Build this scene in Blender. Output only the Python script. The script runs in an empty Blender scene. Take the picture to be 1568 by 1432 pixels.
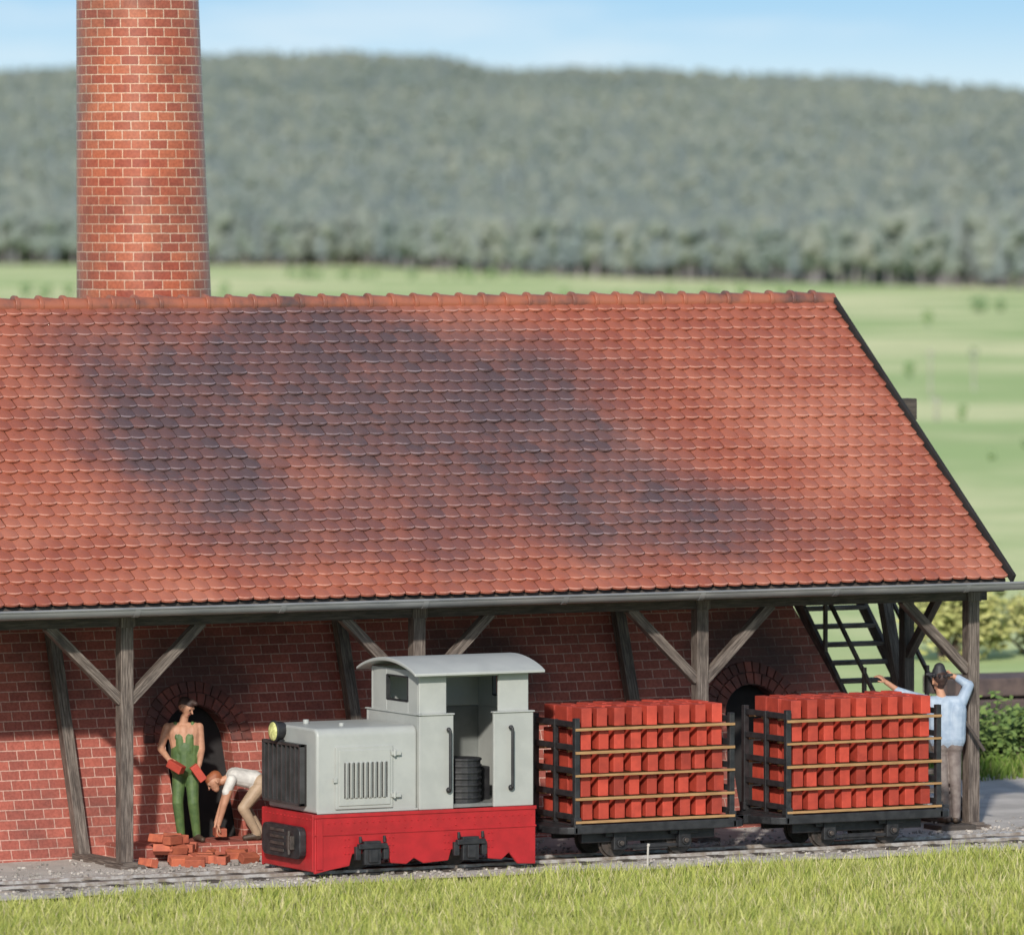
import bpy, bmesh, math, random
import numpy as np
from mathutils import Vector, Matrix
random.seed(7); rng=np.random.default_rng(7)
scene=bpy.context.scene
COL=scene.collection
TH=math.radians(27.8); CT,ST=math.cos(TH),math.sin(TH)
CAM=Vector((-37.58,-76.28,8.2))

# ------------------------------------------------------------ materials
def newmat(name):
    m=bpy.data.materials.new(name); m.use_nodes=True
    nt=m.node_tree; b=nt.nodes['Principled BSDF']
    return m,nt,b
def nd(nt,t,**kw):
    n=nt.nodes.new(t)
    for k,v in kw.items(): setattr(n,k,v)
    return n
def lk(nt,a,b): nt.links.new(a,b)
def mixc(nt,fac,a,b,mode='MIX'):
    n=nt.nodes.new('ShaderNodeMix'); n.data_type='RGBA'; n.blend_type=mode
    for s,v in ((n.inputs[0],fac),(n.inputs[6],a),(n.inputs[7],b)):
        if hasattr(v,'is_output'): lk(nt,v,s)
        elif isinstance(v,(int,float)): s.default_value=v
        else: s.default_value=(*v,1)
    return n.outputs[2]
def ramp(nt,fac,a,b):
    n=nt.nodes.new('ShaderNodeMapRange'); n.interpolation_type='SMOOTHSTEP'
    n.inputs[1].default_value=a; n.inputs[2].default_value=b
    lk(nt,fac,n.inputs[0]); return n.outputs[0]
def mathn(nt,op,a,b):
    n=nd(nt,'ShaderNodeMath',operation=op)
    for s,v in ((n.inputs[0],a),(n.inputs[1],b)):
        if hasattr(v,'is_output'): lk(nt,v,s)
        else: s.default_value=v
    return n.outputs[0]
def noise(nt,vec,scale,detail=4,rough=.55,stretch=None):
    if stretch:
        m=nd(nt,'ShaderNodeMapping'); m.inputs['Scale'].default_value=stretch
        lk(nt,vec,m.inputs[0]); vec=m.outputs[0]
    n=nd(nt,'ShaderNodeTexNoise'); n.inputs['Scale'].default_value=scale
    n.inputs['Detail'].default_value=detail; n.inputs['Roughness'].default_value=rough
    lk(nt,vec,n.inputs['Vector']); return n.outputs['Fac']
def bump(nt,b,h,strength=.3,dist=.01):
    n=nd(nt,'ShaderNodeBump'); n.inputs['Strength'].default_value=strength
    n.inputs['Distance'].default_value=dist
    lk(nt,h,n.inputs['Height']); lk(nt,n.outputs[0],b.inputs['Normal'])
def pmat(name,c1,c2=None,scale=4,rough=.6,bs=0,bscale=60,metal=0,lo=.35,hi=.65,stretch=None,coord='Object',dist=.005,spec=.5,island=0):
    m,nt,b=newmat(name)
    b.inputs['Roughness'].default_value=rough; b.inputs['Metallic'].default_value=metal
    b.inputs['Specular IOR Level'].default_value=spec
    tc=nd(nt,'ShaderNodeTexCoord').outputs[coord]
    if c2 is None: c2=tuple(x*.8 for x in c1)
    f=ramp(nt,noise(nt,tc,scale,5,.6,stretch),lo,hi)
    c=mixc(nt,f,c1,c2)
    if island:
        ge=nd(nt,'ShaderNodeNewGeometry'); mr=nd(nt,'ShaderNodeMapRange'); lk(nt,ge.outputs['Random Per Island'],mr.inputs[0]); mr.inputs[3].default_value=1-island; mr.inputs[4].default_value=1.0+island*.5
        vm=nd(nt,'ShaderNodeVectorMath',operation='SCALE'); lk(nt,c,vm.inputs[0]); lk(nt,mr.outputs[0],vm.inputs['Scale']); c=vm.outputs[0]
    lk(nt,c,b.inputs['Base Color'])
    if bs: bump(nt,b,noise(nt,tc,bscale,4,.6,stretch),bs,dist)
    return m

M={}
M['grey']=pmat('loco_grey_paint',(.40,.41,.385),(.36,.37,.35),3,.45,.06,25)
M['greydk']=pmat('loco_grey_interior',(.20,.21,.20),(.15,.16,.15),3,.6)
M['red']=pmat('loco_red_paint',(.43,.018,.022),(.34,.015,.018),4,.42,.06,25)
M['black']=pmat('black_paint',(.014,.014,.016),(.03,.03,.032),9,.5,.15,40)
M['steel']=pmat('rail_steel',(.58,.55,.52),(.30,.24,.19),7,.38,.1,40,metal=.35)
M['wheel']=pmat('wheel_steel',(.05,.045,.04),(.1,.08,.07),12,.45,metal=.3)
M['zinc']=pmat('gutter_zinc',(.19,.195,.20),(.26,.26,.26),3,.45,.1,30,metal=.2,stretch=(.6,3,3))
M['slat']=pmat('slat_wood',(.42,.25,.11),(.30,.17,.07),9,.6,.2,60,stretch=(.5,4,6))
M['ridge']=pmat('ridge_tile_clay',(.36,.12,.07),(.08,.055,.055),1.3,.4,.3,40,lo=.42,hi=.72)
M['gravel']=pmat('yard_gravel',(.58,.53,.48),(.44,.40,.36),1.3,.9,.8,45,dist=.02)
M['bed']=pmat('track_bed_ballast',(.27,.23,.20),(.16,.14,.12),6,.9,.8,45,dist=.02)
M['pebble']=pmat('pebbles',(.48,.44,.40),(.22,.2,.18),3,.9)
M['lens']=pmat('lamp_lens_yellow',(.74,.72,.30),(.40,.40,.15),18,.12)
M['dark']=pmat('near_black',(.012,.011,.011),(.02,.018,.018),3,.9)  # flat near-black, also stands in for the darkness inside the kiln mouths
M['log']=pmat('old_sleeper_wood',(.13,.09,.08),(.07,.05,.05),3,.8,.4,30)

def timber(name,c1,c2,c3):
    m,nt,b=newmat(name); uv=nd(nt,'ShaderNodeTexCoord').outputs['UV']
    f=ramp(nt,noise(nt,uv,1,6,.7,(3,55,1)),.38,.66)
    c=mixc(nt,f,c1,c2)
    g=ramp(nt,noise(nt,uv,2.5,4,.6,(1,3,1)),.45,.75)
    c=mixc(nt,g,c,c3); lk(nt,c,b.inputs['Base Color']); b.inputs['Roughness'].default_value=.7
    bump(nt,b,noise(nt,uv,1,6,.7,(4,70,1)),.7,.012); return m
M['timber']=timber('weathered_timber',(.070,.052,.043),(.25,.205,.172),(.05,.037,.031))
M['timberdk']=timber('dark_timber',(.042,.033,.028),(.125,.10,.083),(.032,.025,.022))

def brickmat(name,c1,c2,mortar,bw,rh,ms,useuv=False,soot=.5,rough=.7,patch=None):
    m,nt,b=newmat(name); tc=nd(nt,'ShaderNodeTexCoord')
    if useuv: vec=tc.outputs['UV']
    else:
        sp=nd(nt,'ShaderNodeSeparateXYZ'); lk(nt,tc.outputs['Object'],sp.inputs[0])
        ge=nd(nt,'ShaderNodeNewGeometry'); sn=nd(nt,'ShaderNodeSeparateXYZ'); lk(nt,ge.outputs['True Normal'],sn.inputs[0])
        ab=nd(nt,'ShaderNodeMath',operation='ABSOLUTE'); lk(nt,sn.outputs[0],ab.inputs[0])
        gt=nd(nt,'ShaderNodeMath',operation='GREATER_THAN'); lk(nt,ab.outputs[0],gt.inputs[0]); gt.inputs[1].default_value=.6
        mx=nd(nt,'ShaderNodeMix'); lk(nt,gt.outputs[0],mx.inputs[0]); lk(nt,sp.outputs[0],mx.inputs[2]); lk(nt,sp.outputs[1],mx.inputs[3])
        cb=nd(nt,'ShaderNodeCombineXYZ'); lk(nt,mx.outputs[0],cb.inputs[0]); lk(nt,sp.outputs[2],cb.inputs[1]); vec=cb.outputs[0]
    nz=nd(nt,'ShaderNodeTexNoise'); nz.inputs['Scale'].default_value=14; lk(nt,vec,nz.inputs['Vector'])
    vm=nd(nt,'ShaderNodeVectorMath',operation='MULTIPLY_ADD'); lk(nt,nz.outputs['Color'],vm.inputs[0]); vm.inputs[1].default_value=(.010,.010,0); lk(nt,vec,vm.inputs[2])
    br=nd(nt,'ShaderNodeTexBrick'); lk(nt,vm.outputs[0],br.inputs['Vector'])
    br.inputs['Scale'].default_value=1; br.inputs['Brick Width'].default_value=bw; br.inputs['Row Height'].default_value=rh
    br.inputs['Mortar Size'].default_value=ms; br.inputs['Mortar Smooth'].default_value=.25
    br.inputs['Color1'].default_value=(*c1,1); br.inputs['Color2'].default_value=(*c2,1); br.inputs['Mortar'].default_value=(*mortar,1)
    c=br.outputs['Color']; ob=tc.outputs['Object']
    if patch: c=mixc(nt,ramp(nt,noise(nt,ob,.9,4,.6),.4,.7),c,patch,'MULTIPLY')
    f=ramp(nt,noise(nt,ob,.8,5,.65),.42,.75)
    c=mixc(nt,mathn(nt,'MULTIPLY',f,soot),c,(.05,.035,.033))
    if not useuv:   # smoke marks above the kiln mouths
        sx_=nd(nt,'ShaderNodeSeparateXYZ'); lk(nt,ob,sx_.inputs[0])
        fr=mathn(nt,'FRACT',mathn(nt,'DIVIDE',mathn(nt,'ADD',sx_.outputs[0],-.45+1.985+39.7),3.97),0.0)
        uu=mathn(nt,'MULTIPLY',mathn(nt,'ABSOLUTE',mathn(nt,'SUBTRACT',fr,.5),0.0),3.97/.95)
        zz_=mathn(nt,'DIVIDE',mathn(nt,'SUBTRACT',sx_.outputs[2],2.15),.75)
        dd_=mathn(nt,'ADD',mathn(nt,'MULTIPLY',uu,uu),mathn(nt,'MULTIPLY',zz_,zz_))
        so_=nd(nt,'ShaderNodeMapRange'); so_.interpolation_type='SMOOTHSTEP'; lk(nt,mathn(nt,'ADD',dd_,noise(nt,ob,2.5,5,.6)),so_.inputs[0])
        so_.inputs[1].default_value=1.9; so_.inputs[2].default_value=.6; so_.inputs[3].default_value=0; so_.inputs[4].default_value=.75
        c=mixc(nt,so_.outputs[0],c,(.035,.026,.025))
    g=ramp(nt,noise(nt,ob,30,3,.6),.3,.75); c=mixc(nt,g,c,mixc(nt,.6,c,(.5,.4,.36),'MULTIPLY'))
    lk(nt,c,b.inputs['Base Color']); b.inputs['Roughness'].default_value=rough
    bump(nt,b,mathn(nt,'SUBTRACT',1.0,br.outputs['Fac']),.7,.012); return m
M['brickwall']=brickmat('kiln_brick_wall',(.48,.13,.09),(.33,.085,.062),(.64,.38,.31),.25,.117,.0078,soot=.55)
M['chimney']=brickmat('chimney_brick',(.50,.16,.08),(.34,.085,.05),(.70,.50,.37),.25,.122,.0085,True,.5,.38,(1,.74,.62))
M['brick']=pmat('fired_brick_red',(.50,.062,.035),(.38,.045,.026),6,.62,.3,50,island=.3)
M['brickold']=pmat('fired_brick_orange',(.52,.14,.07),(.36,.09,.05),6,.75,.3,50,island=.35)
M['arch']=pmat('arch_brick',(.25,.07,.05),(.10,.04,.035),3,.75,.3,40,island=.4)

def roofmat():
    m,nt,b=newmat('clay_roof_tiles'); tc=nd(nt,'ShaderNodeTexCoord').outputs['Object']
    at=nd(nt,'ShaderNodeAttribute'); at.attribute_name='rnd'
    c=mixc(nt,at.outputs['Fac'],(.35,.108,.066),(.285,.082,.052))
    c=mixc(nt,ramp(nt,noise(nt,tc,.6,4,.55),.4,.72),c,(.42,.15,.095))
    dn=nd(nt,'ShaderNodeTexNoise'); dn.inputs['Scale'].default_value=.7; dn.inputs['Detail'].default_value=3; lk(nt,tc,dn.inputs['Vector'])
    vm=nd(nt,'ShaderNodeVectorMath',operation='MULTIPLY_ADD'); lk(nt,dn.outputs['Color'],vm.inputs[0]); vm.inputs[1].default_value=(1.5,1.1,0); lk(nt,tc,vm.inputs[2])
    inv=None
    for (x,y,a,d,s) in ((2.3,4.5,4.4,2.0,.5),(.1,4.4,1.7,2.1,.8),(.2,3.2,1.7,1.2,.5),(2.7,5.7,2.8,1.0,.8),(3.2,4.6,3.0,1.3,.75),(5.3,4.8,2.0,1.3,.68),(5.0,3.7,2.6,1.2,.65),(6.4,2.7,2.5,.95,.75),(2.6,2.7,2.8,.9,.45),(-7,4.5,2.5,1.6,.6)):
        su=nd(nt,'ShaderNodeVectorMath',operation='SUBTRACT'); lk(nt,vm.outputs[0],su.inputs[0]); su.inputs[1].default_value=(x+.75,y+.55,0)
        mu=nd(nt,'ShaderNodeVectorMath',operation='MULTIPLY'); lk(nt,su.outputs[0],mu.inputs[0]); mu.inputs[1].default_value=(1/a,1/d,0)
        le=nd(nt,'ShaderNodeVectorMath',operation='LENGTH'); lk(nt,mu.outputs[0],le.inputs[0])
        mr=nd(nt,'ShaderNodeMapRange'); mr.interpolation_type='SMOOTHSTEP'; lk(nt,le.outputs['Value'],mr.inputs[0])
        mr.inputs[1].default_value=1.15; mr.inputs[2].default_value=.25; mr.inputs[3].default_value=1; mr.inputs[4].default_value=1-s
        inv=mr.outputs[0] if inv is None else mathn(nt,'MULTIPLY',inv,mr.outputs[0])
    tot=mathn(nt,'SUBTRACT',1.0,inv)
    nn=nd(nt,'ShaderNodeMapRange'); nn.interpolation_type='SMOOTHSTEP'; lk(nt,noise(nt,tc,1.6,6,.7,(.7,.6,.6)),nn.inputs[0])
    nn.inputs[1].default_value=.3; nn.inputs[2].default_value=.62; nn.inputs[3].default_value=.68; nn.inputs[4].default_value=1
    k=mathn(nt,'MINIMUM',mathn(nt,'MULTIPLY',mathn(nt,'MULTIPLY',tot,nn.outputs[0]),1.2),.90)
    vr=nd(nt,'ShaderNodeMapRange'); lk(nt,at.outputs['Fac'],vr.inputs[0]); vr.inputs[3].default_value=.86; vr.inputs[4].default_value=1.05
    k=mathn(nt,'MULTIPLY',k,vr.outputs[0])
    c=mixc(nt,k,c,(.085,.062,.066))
    tp=nd(nt,'ShaderNodeAttribute'); tp.attribute_name='tip'   # worn, dry-brushed tile edges, lightened to paint in edge highlights
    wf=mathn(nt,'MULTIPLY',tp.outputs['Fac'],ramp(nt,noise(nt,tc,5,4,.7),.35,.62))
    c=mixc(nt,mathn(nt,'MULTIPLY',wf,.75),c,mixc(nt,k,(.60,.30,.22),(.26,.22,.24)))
    c=mixc(nt,ramp(nt,noise(nt,tc,26,3,.7),.6,.8),c,mixc(nt,.6,c,(.2,.15,.14),'MULTIPLY'))
    lk(nt,c,b.inputs['Base Color']); b.inputs['Roughness'].default_value=.33
    bump(nt,b,noise(nt,tc,30,4,.65),.4,.008); return m
M['tile']=roofmat()

# ------------------------------------------------------------ mesh builder
class MB:
    def __init__(s): s.v=[]; s.f=[]; s.u=[]
    def add(s,vs,fs,us=None):
        o=len(s.v); s.v+= [tuple(x) for x in vs]
        for i,f in enumerate(fs):
            s.f.append([o+j for j in f]); s.u.append(us[i] if us else None)
    def box(s,x0,x1,y0,y1,z0,z1):
        s.add([(x0,y0,z0),(x1,y0,z0),(x1,y1,z0),(x0,y1,z0),(x0,y0,z1),(x1,y0,z1),(x1,y1,z1),(x0,y1,z1)],
              [(0,3,2,1),(4,5,6,7),(0,1,5,4),(1,2,6,5),(2,3,7,6),(3,0,4,7)])
    def obox(s,c,size,rot):
        vs=[]
        for dz in(-.5,.5):
            for dx,dy in((-.5,-.5),(.5,-.5),(.5,.5),(-.5,.5)):
                vs.append(Vector(c)+rot@Vector((dx*size[0],dy*size[1],dz*size[2])))
        s.add(vs,[(0,3,2,1),(4,5,6,7),(0,1,5,4),(1,2,6,5),(2,3,7,6),(3,0,4,7)])
    def beam(s,p,q,w,h,up=(0,0,1)):
        p=Vector(p);q=Vector(q);d=(q-p);L=d.length;d.normalize()
        up=Vector(up)
        if abs(d.dot(up))>.98: up=Vector((0,1,0))
        a=d.cross(up).normalized(); b=a.cross(d).normalized()
        vs=[]
        for c in (p,q):
            for i,j in((-1,-1),(1,-1),(1,1),(-1,1)): vs.append(c+a*i*w/2+b*j*h/2)
        o=random.random()*40; k=random.random()*9
        fs=[];us=[];per=0
        for i in range(4):
            j=(i+1)%4; e=w if i%2==0 else h
            fs.append((i,j,4+j,4+i)); us.append([(o,k+per),(o,k+per+e),(o+L,k+per+e),(o+L,k+per)]); per+=e
        fs+= [(3,2,1,0),(4,5,6,7)]; us+=[[(o,k),(o+w,k),(o+w,k+h),(o,k+h)]]*2
        s.add(vs,fs,us)
    def cyl(s,p,q,r1,r2=None,n=14,caps=True):
        if r2 is None:r2=r1
        p=Vector(p);q=Vector(q);d=(q-p).normalized()
        a=d.orthogonal().normalized(); b=d.cross(a)
        vs=[]
        for c,r in((p,r1),(q,r2)):
            for i in range(n):
                t=2*math.pi*i/n; vs.append(c+a*math.cos(t)*r+b*math.sin(t)*r)
        fs=[(i,(i+1)%n,n+(i+1)%n,n+i) for i in range(n)]
        if caps: fs+=[tuple(range(n-1,-1,-1)),tuple(range(n,2*n))]
        s.add(vs,fs)
    def sph(s,c,r,n=12,m=8,sc=(1,1,1)):
        c=Vector(c); vs=[c+Vector((0,0,r*sc[2]))]
        for i in range(1,m):
            ph=math.pi*i/m
            for j in range(n):
                t=2*math.pi*j/n
                vs.append(c+Vector((math.sin(ph)*math.cos(t)*r*sc[0],math.sin(ph)*math.sin(t)*r*sc[1],math.cos(ph)*r*sc[2])))
        vs.append(c-Vector((0,0,r*sc[2])))
        fs=[(0,1+j,1+(j+1)%n) for j in range(n)]
        for i in range(m-2):
            for j in range(n):
                fs.append((1+i*n+j,1+(i+1)*n+j,1+(i+1)*n+(j+1)%n,1+i*n+(j+1)%n))
        l=len(vs)-1; b=1+(m-2)*n
        fs+=[(l,b+(j+1)%n,b+j) for j in range(n)]
        s.add(vs,fs)
    def prism(s,pts,axis,a0,a1):
        def mk(p,a):
            if axis=='X': return (a,p[0],p[1])
            if axis=='Y': return (p[0],a,p[1])
            return (p[0],p[1],a)
        n=len(pts); vs=[mk(p,a0) for p in pts]+[mk(p,a1) for p in pts]
        fs=[(i,(i+1)%n,n+(i+1)%n,n+i) for i in range(n)]+[tuple(range(n-1,-1,-1)),tuple(range(n,2*n))]
        s.add(vs,fs)
    def tube(s,pts,r,n=8):
        for a,b in zip(pts,pts[1:]): s.cyl(a,b,r,n=n)
        for p in pts[1:-1]: s.sph(p,r,8,6)
    def obj(s,name,mat,parent=None,bevel=0,smooth=False,seg=2,fix=True):
        me=bpy.data.meshes.new(name); me.from_pydata(s.v,[],s.f)
        uvl=me.uv_layers.new(name='UVMap'); d=uvl.data
        for p,u in zip(me.polygons,s.u):
            if u:
                for k,li in enumerate(p.loop_indices): d[li].uv=u[k]
        me.update()
        if fix:
            bm=bmesh.new(); bm.from_mesh(me); bmesh.ops.recalc_face_normals(bm,faces=bm.faces); bm.to_mesh(me); bm.free()
        ob=bpy.data.objects.new(name,me); COL.objects.link(ob)
        me.materials.append(M[mat] if isinstance(mat,str) else mat)
        if bevel:
            b=ob.modifiers.new('bevel','BEVEL'); b.width=bevel; b.segments=seg; b.limit_method='ANGLE'; b.angle_limit=math.radians(40)
        if smooth:
            for p in me.polygons: p.use_smooth=True
            if hasattr(me,'set_sharp_from_angle'): me.set_sharp_from_angle(angle=math.radians(38))
        if parent: ob.parent=parent
        return ob
def empty(name,loc=(0,0,0)):
    e=bpy.data.objects.new(name,None); COL.objects.link(e); e.empty_display_size=.3; e.location=loc; return e

# ------------------------------------------------------------ terrain
def W(r,d):
    q=r+2.334; e=d-85
    return q*CT+e*ST, -q*ST+e*CT
Hr=[-3000,-1500,-700,-392,-330,-217,-120,-60,-45,-15,8,40,108,180,258,330,392,700,1500,3000]
Hz=[60,75,84,90,93,103,103,101,100,91,90,92,92,88,86,80,75,70,80,55]
def terr(r,d):
    z=np.interp(d,[115,200,500,1000,1500,2000],[0,-.8,-4.2,-8,-10.5,-11.5])
    t=np.clip((d-2000)/3500,0,1)
    H=np.interp(r,Hr,Hz)
    z=z+(H+11.5)*t**1.35
    z=z-np.clip(d-5600,0,None)*.03
    z=z+np.where(d>300,1,0)*np.clip((d-300)/1500,0,1)*1.2*np.sin(r*.011+d*.004)*np.sin(d*.006+1)
    return z
ds=np.concatenate([np.arange(-150,60,30),np.arange(60,130,5),np.geomspace(130,7500,90)])
us=np.linspace(-1,1,121); us=np.sign(us)*np.abs(us)**1.7
vs=[];fs=[]
for d in ds:
    w=150+.42*max(d,0)
    for u in us:
        r=u*w; x,y=W(r,d); vs.append((x,y,float(terr(r,d))))
nu=len(us)
for i in range(len(ds)-1):
    for j in range(nu-1):
        a=i*nu+j; fs.append((a,a+1,a+nu+1,a+nu))
def groundmat():
    m,nt,b=newmat('meadow_ground'); tc=nd(nt,'ShaderNodeTexCoord').outputs['Object']
    mp=nd(nt,'ShaderNodeMapping'); mp.inputs['Rotation'].default_value=(0,0,TH); lk(nt,tc,mp.inputs[0]); tv=mp.outputs[0]
    c=mixc(nt,ramp(nt,noise(nt,tv,.02,6,.65,(1,.5,1)),.42,.58),(.42,.54,.22),(.74,.74,.40))
    c=mixc(nt,ramp(nt,noise(nt,tv,.05,5,.65,(1,.5,1)),.5,.75),c,(.38,.48,.20))
    c=mixc(nt,ramp(nt,noise(nt,tc,.9,6,.7),.5,.8),c,(.36,.44,.18))
    lk(nt,c,b.inputs['Base Color']); b.inputs['Roughness'].default_value=.95; b.inputs['Specular IOR Level'].default_value=.1
    return m
M['meadow']=groundmat()
g=MB(); g.add(vs,fs); g.obj('ground','meadow',smooth=True)

def rough_sheet(name,x0,x1,y0,y1,z,step,mat,amp):
    xs=np.arange(x0,x1+step,step); ys=np.arange(y0,y1+step,step); vs=[];fs=[]
    for i,x in enumerate(xs):
        for j,y in enumerate(ys):
            e=(0 if 0<j<len(ys)-1 and 0<i<len(xs)-1 else 1)
            vs.append((x+e*random.uniform(-.15,.15),y+e*random.uniform(-.12,.05),z+random.uniform(-amp,amp)))
    n=len(ys)
    for i in range(len(xs)-1):
        for j in range(n-1): a=i*n+j; fs.append((a,a+n,a+n+1,a+1))
    s=MB(); s.add(vs,fs); return s.obj(name,mat,smooth=True)
rough_sheet('gravel_yard',-24,17.5,-.55,12.6,.088,.35,'gravel',.010)
pb=MB()
for i in range(3200):
    x=random.uniform(-6,14); y=random.choice((random.uniform(-.5,.36),random.uniform(1.1,2.2),random.uniform(-.45,3.5)))
    s=random.uniform(.012,.032); pb.obox((x,y,.10),(s*1.4,s,s*.8),Matrix.Rotation(random.uniform(0,3),3,'Z')@Matrix.Rotation(random.uniform(-.6,.6),3,'X'))
pb.obj('pebbles','pebble',None,fix=False)
tr=empty('railway_track')
for i,y in enumerate((.425,1.025)):
    b=MB(); b.box(-24,24,y-.032,y+.032,.06,.145); b.box(-24,24,y-.06,y+.06,.03,.06); b.obj('rail_%d'%(i+1),'steel',tr,.006)
b=MB(); b.box(-24,24,.27,1.18,.04,.106); b.obj('ballast_bed','bed',tr)
b=MB()
for x in np.arange(-23,24,.62): b.box(x,x+.18,.18,1.27,.02,.112)
b.obj('sleepers','timberdk',tr,.01)
b=MB(); b.cyl((4.3,-.35,0),(4.31,-.35,.33),.013,n=8); b.cyl((4.31,-.35,.33),(4.32,-.35,.36),.018,n=8)
b.obj('marker_stake',pmat('stake_white',(.5,.47,.42)))

# ------------------------------------------------------------ kiln building
B=empty('brick_kiln_shed')
def wy(z): return 3.7+.34*z
k=MB()
zt=4.2
k.add([(-20,wy(0),0),(10.5,wy(0),0),(10.5,9.2,0),(-20,9.2,0),(-20,wy(zt),zt),(8.62,wy(zt),zt),(8.62,7.7,zt),(-20,7.7,zt)],
      [(0,3,2,1),(4,5,6,7),(0,1,5,4),(1,2,6,5),(2,3,7,6),(3,0,4,7)])
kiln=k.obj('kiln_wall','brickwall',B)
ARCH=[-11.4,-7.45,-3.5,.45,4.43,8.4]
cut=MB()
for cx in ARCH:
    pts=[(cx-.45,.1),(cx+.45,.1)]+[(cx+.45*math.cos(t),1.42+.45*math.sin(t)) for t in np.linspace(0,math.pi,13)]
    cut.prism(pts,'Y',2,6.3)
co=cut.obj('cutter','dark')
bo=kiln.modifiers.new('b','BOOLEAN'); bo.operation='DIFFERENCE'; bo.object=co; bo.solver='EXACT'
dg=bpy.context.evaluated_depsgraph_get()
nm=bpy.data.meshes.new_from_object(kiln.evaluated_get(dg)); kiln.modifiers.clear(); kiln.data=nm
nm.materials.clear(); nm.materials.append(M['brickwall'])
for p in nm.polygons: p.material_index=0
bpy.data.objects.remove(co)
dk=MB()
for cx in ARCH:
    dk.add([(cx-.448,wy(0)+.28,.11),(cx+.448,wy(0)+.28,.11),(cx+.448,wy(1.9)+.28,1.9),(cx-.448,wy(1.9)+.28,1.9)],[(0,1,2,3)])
dk.obj('kiln_mouth_dark_sheet','dark',B)  # dark sheet in each arch paints the shade of the opening
a=MB()
for cx in ARCH:
    for ri,ro,n in ((.46,.60,15),(.61,.74,19)):
        for i in range(n):
            t0=math.pi*(i+.08)/n; t1=math.pi*(i+.92)/n
            vs=[]
            for dy in(-.03,.12):
                for t,r in((t0,ri),(t0,ro),(t1,ro),(t1,ri)):
                    x=cx+r*math.cos(t); z=1.42+r*math.sin(t); vs.append((x,wy(z)+dy,z))
            a.add(vs,[(0,1,2,3),(4,7,6,5),(0,4,5,1),(1,5,6,2),(2,6,7,3),(3,7,4,0)])
a.obj('arch_rings','arch',B,.006)
pl=MB(); pl.box(-1.0,2.1,3.12,3.85,.0,.27); pl.obj('brick_plinth','brickwall',B,.02)
PX=[-17.27,-13.3,-9.32,-5.35,-1.37,2.58,6.57,10.55]
t=MB(); td=MB()
for x in PX:
    t.beam((x,2.4,.13),(x,2.4,3.0),.165,.165)
    t.beam((x,2.22,.10),(x,3.72,.10),.2,.13)
    t.beam((x-.0,2.15,.09),(x,2.62,.09),.32,.09)
    t.beam((x,wy(.1)-.12,.14),(x,wy(3.3)-.12,3.3),.15,.14,(0,1,0))
    t.beam((x-1.02,2.4,3.02),(x-.06,2.4,2.1),.12,.13,(0,1,0))
    if x<10: t.beam((x+1.02,2.4,3.02),(x+.06,2.4,2.1),.12,.13,(0,1,0))
    td.beam((x,2.1,3.24),(x,5.0,3.24),.15,.15)
    t.beam((x,2.4,2.985),(x,2.4,3.19),.2,.2)
td.beam((-20,2.4,3.07),(10.75,2.4,3.07),.15,.15)
td.beam((-20,1.88,3.20),(10.72,1.88,3.20),.05,.14)
for x in np.arange(-19.5,10.7,.66): td.beam((x,1.9,3.22),(x,5.0,5.615),.09,.12)
td.beam((10.55,4.0,0),(10.55,4.0,3.3),.15,.15); td.beam((10.55,8.5,0),(10.55,8.5,3.3),.16,.16)
td.beam((10.55,2.5,3.2),(10.55,10,3.2),.15,.16)
t.beam((10.55,3.0,0.1),(10.55,2.42,2.2),.1,.1,(1,0,0))
td.beam((10.55,3.1,3.1),(10.55,3.95,2.2),.1,.11,(1,0,0))
t.obj('posts_and_braces','timber',B,.008); td.obj('beams_and_struts','timberdk',B,.008)
gb=MB()
y=2.45
while y<10:
    zz=min(3.2+(y-1.72)*.772, 3.2+(10.76-y)*.772)-.2
    gb.beam((10.62,y+.09,3.2),(10.62,y+.09,zz),.03,.175,(0,1,0)); y+=.18
gb.obj('gable_boards','timberdk',B)
hb=MB(); hb.beam((10.3,5.15,5.36),(11.33,5.15,5.36),.24,.28); hb.beam((10.3,5.2,5.2),(11.15,5.2,5.1),.1,.1); hb.obj('hoist_beam','timberdk',B,.01)
r=MB(); r.prism([(1.8,3.29),(6.24,6.735),(10.70,3.29),(10.70,3.22),(6.24,6.66),(1.8,3.22)],'X',-20,10.70); r.obj('roof_boarding','timberdk',B)
r=MB(); r.add([(-20,6.26,6.80),(10.76,6.26,6.80),(10.76,10.8,3.29),(-20,10.8,3.29)],[(0,1,2,3)]); r.obj('roof_back_slope','tile',B)
sd=Vector((0,-.7916,-.6112)); sn=Vector((0,-.6112,.7916)); R0=Vector((0,6.24,6.775))
tv=[];tf=[];trnd=[];ttip=[]
tw=.205; ROW=.2035; rows=28; L=.268
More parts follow.
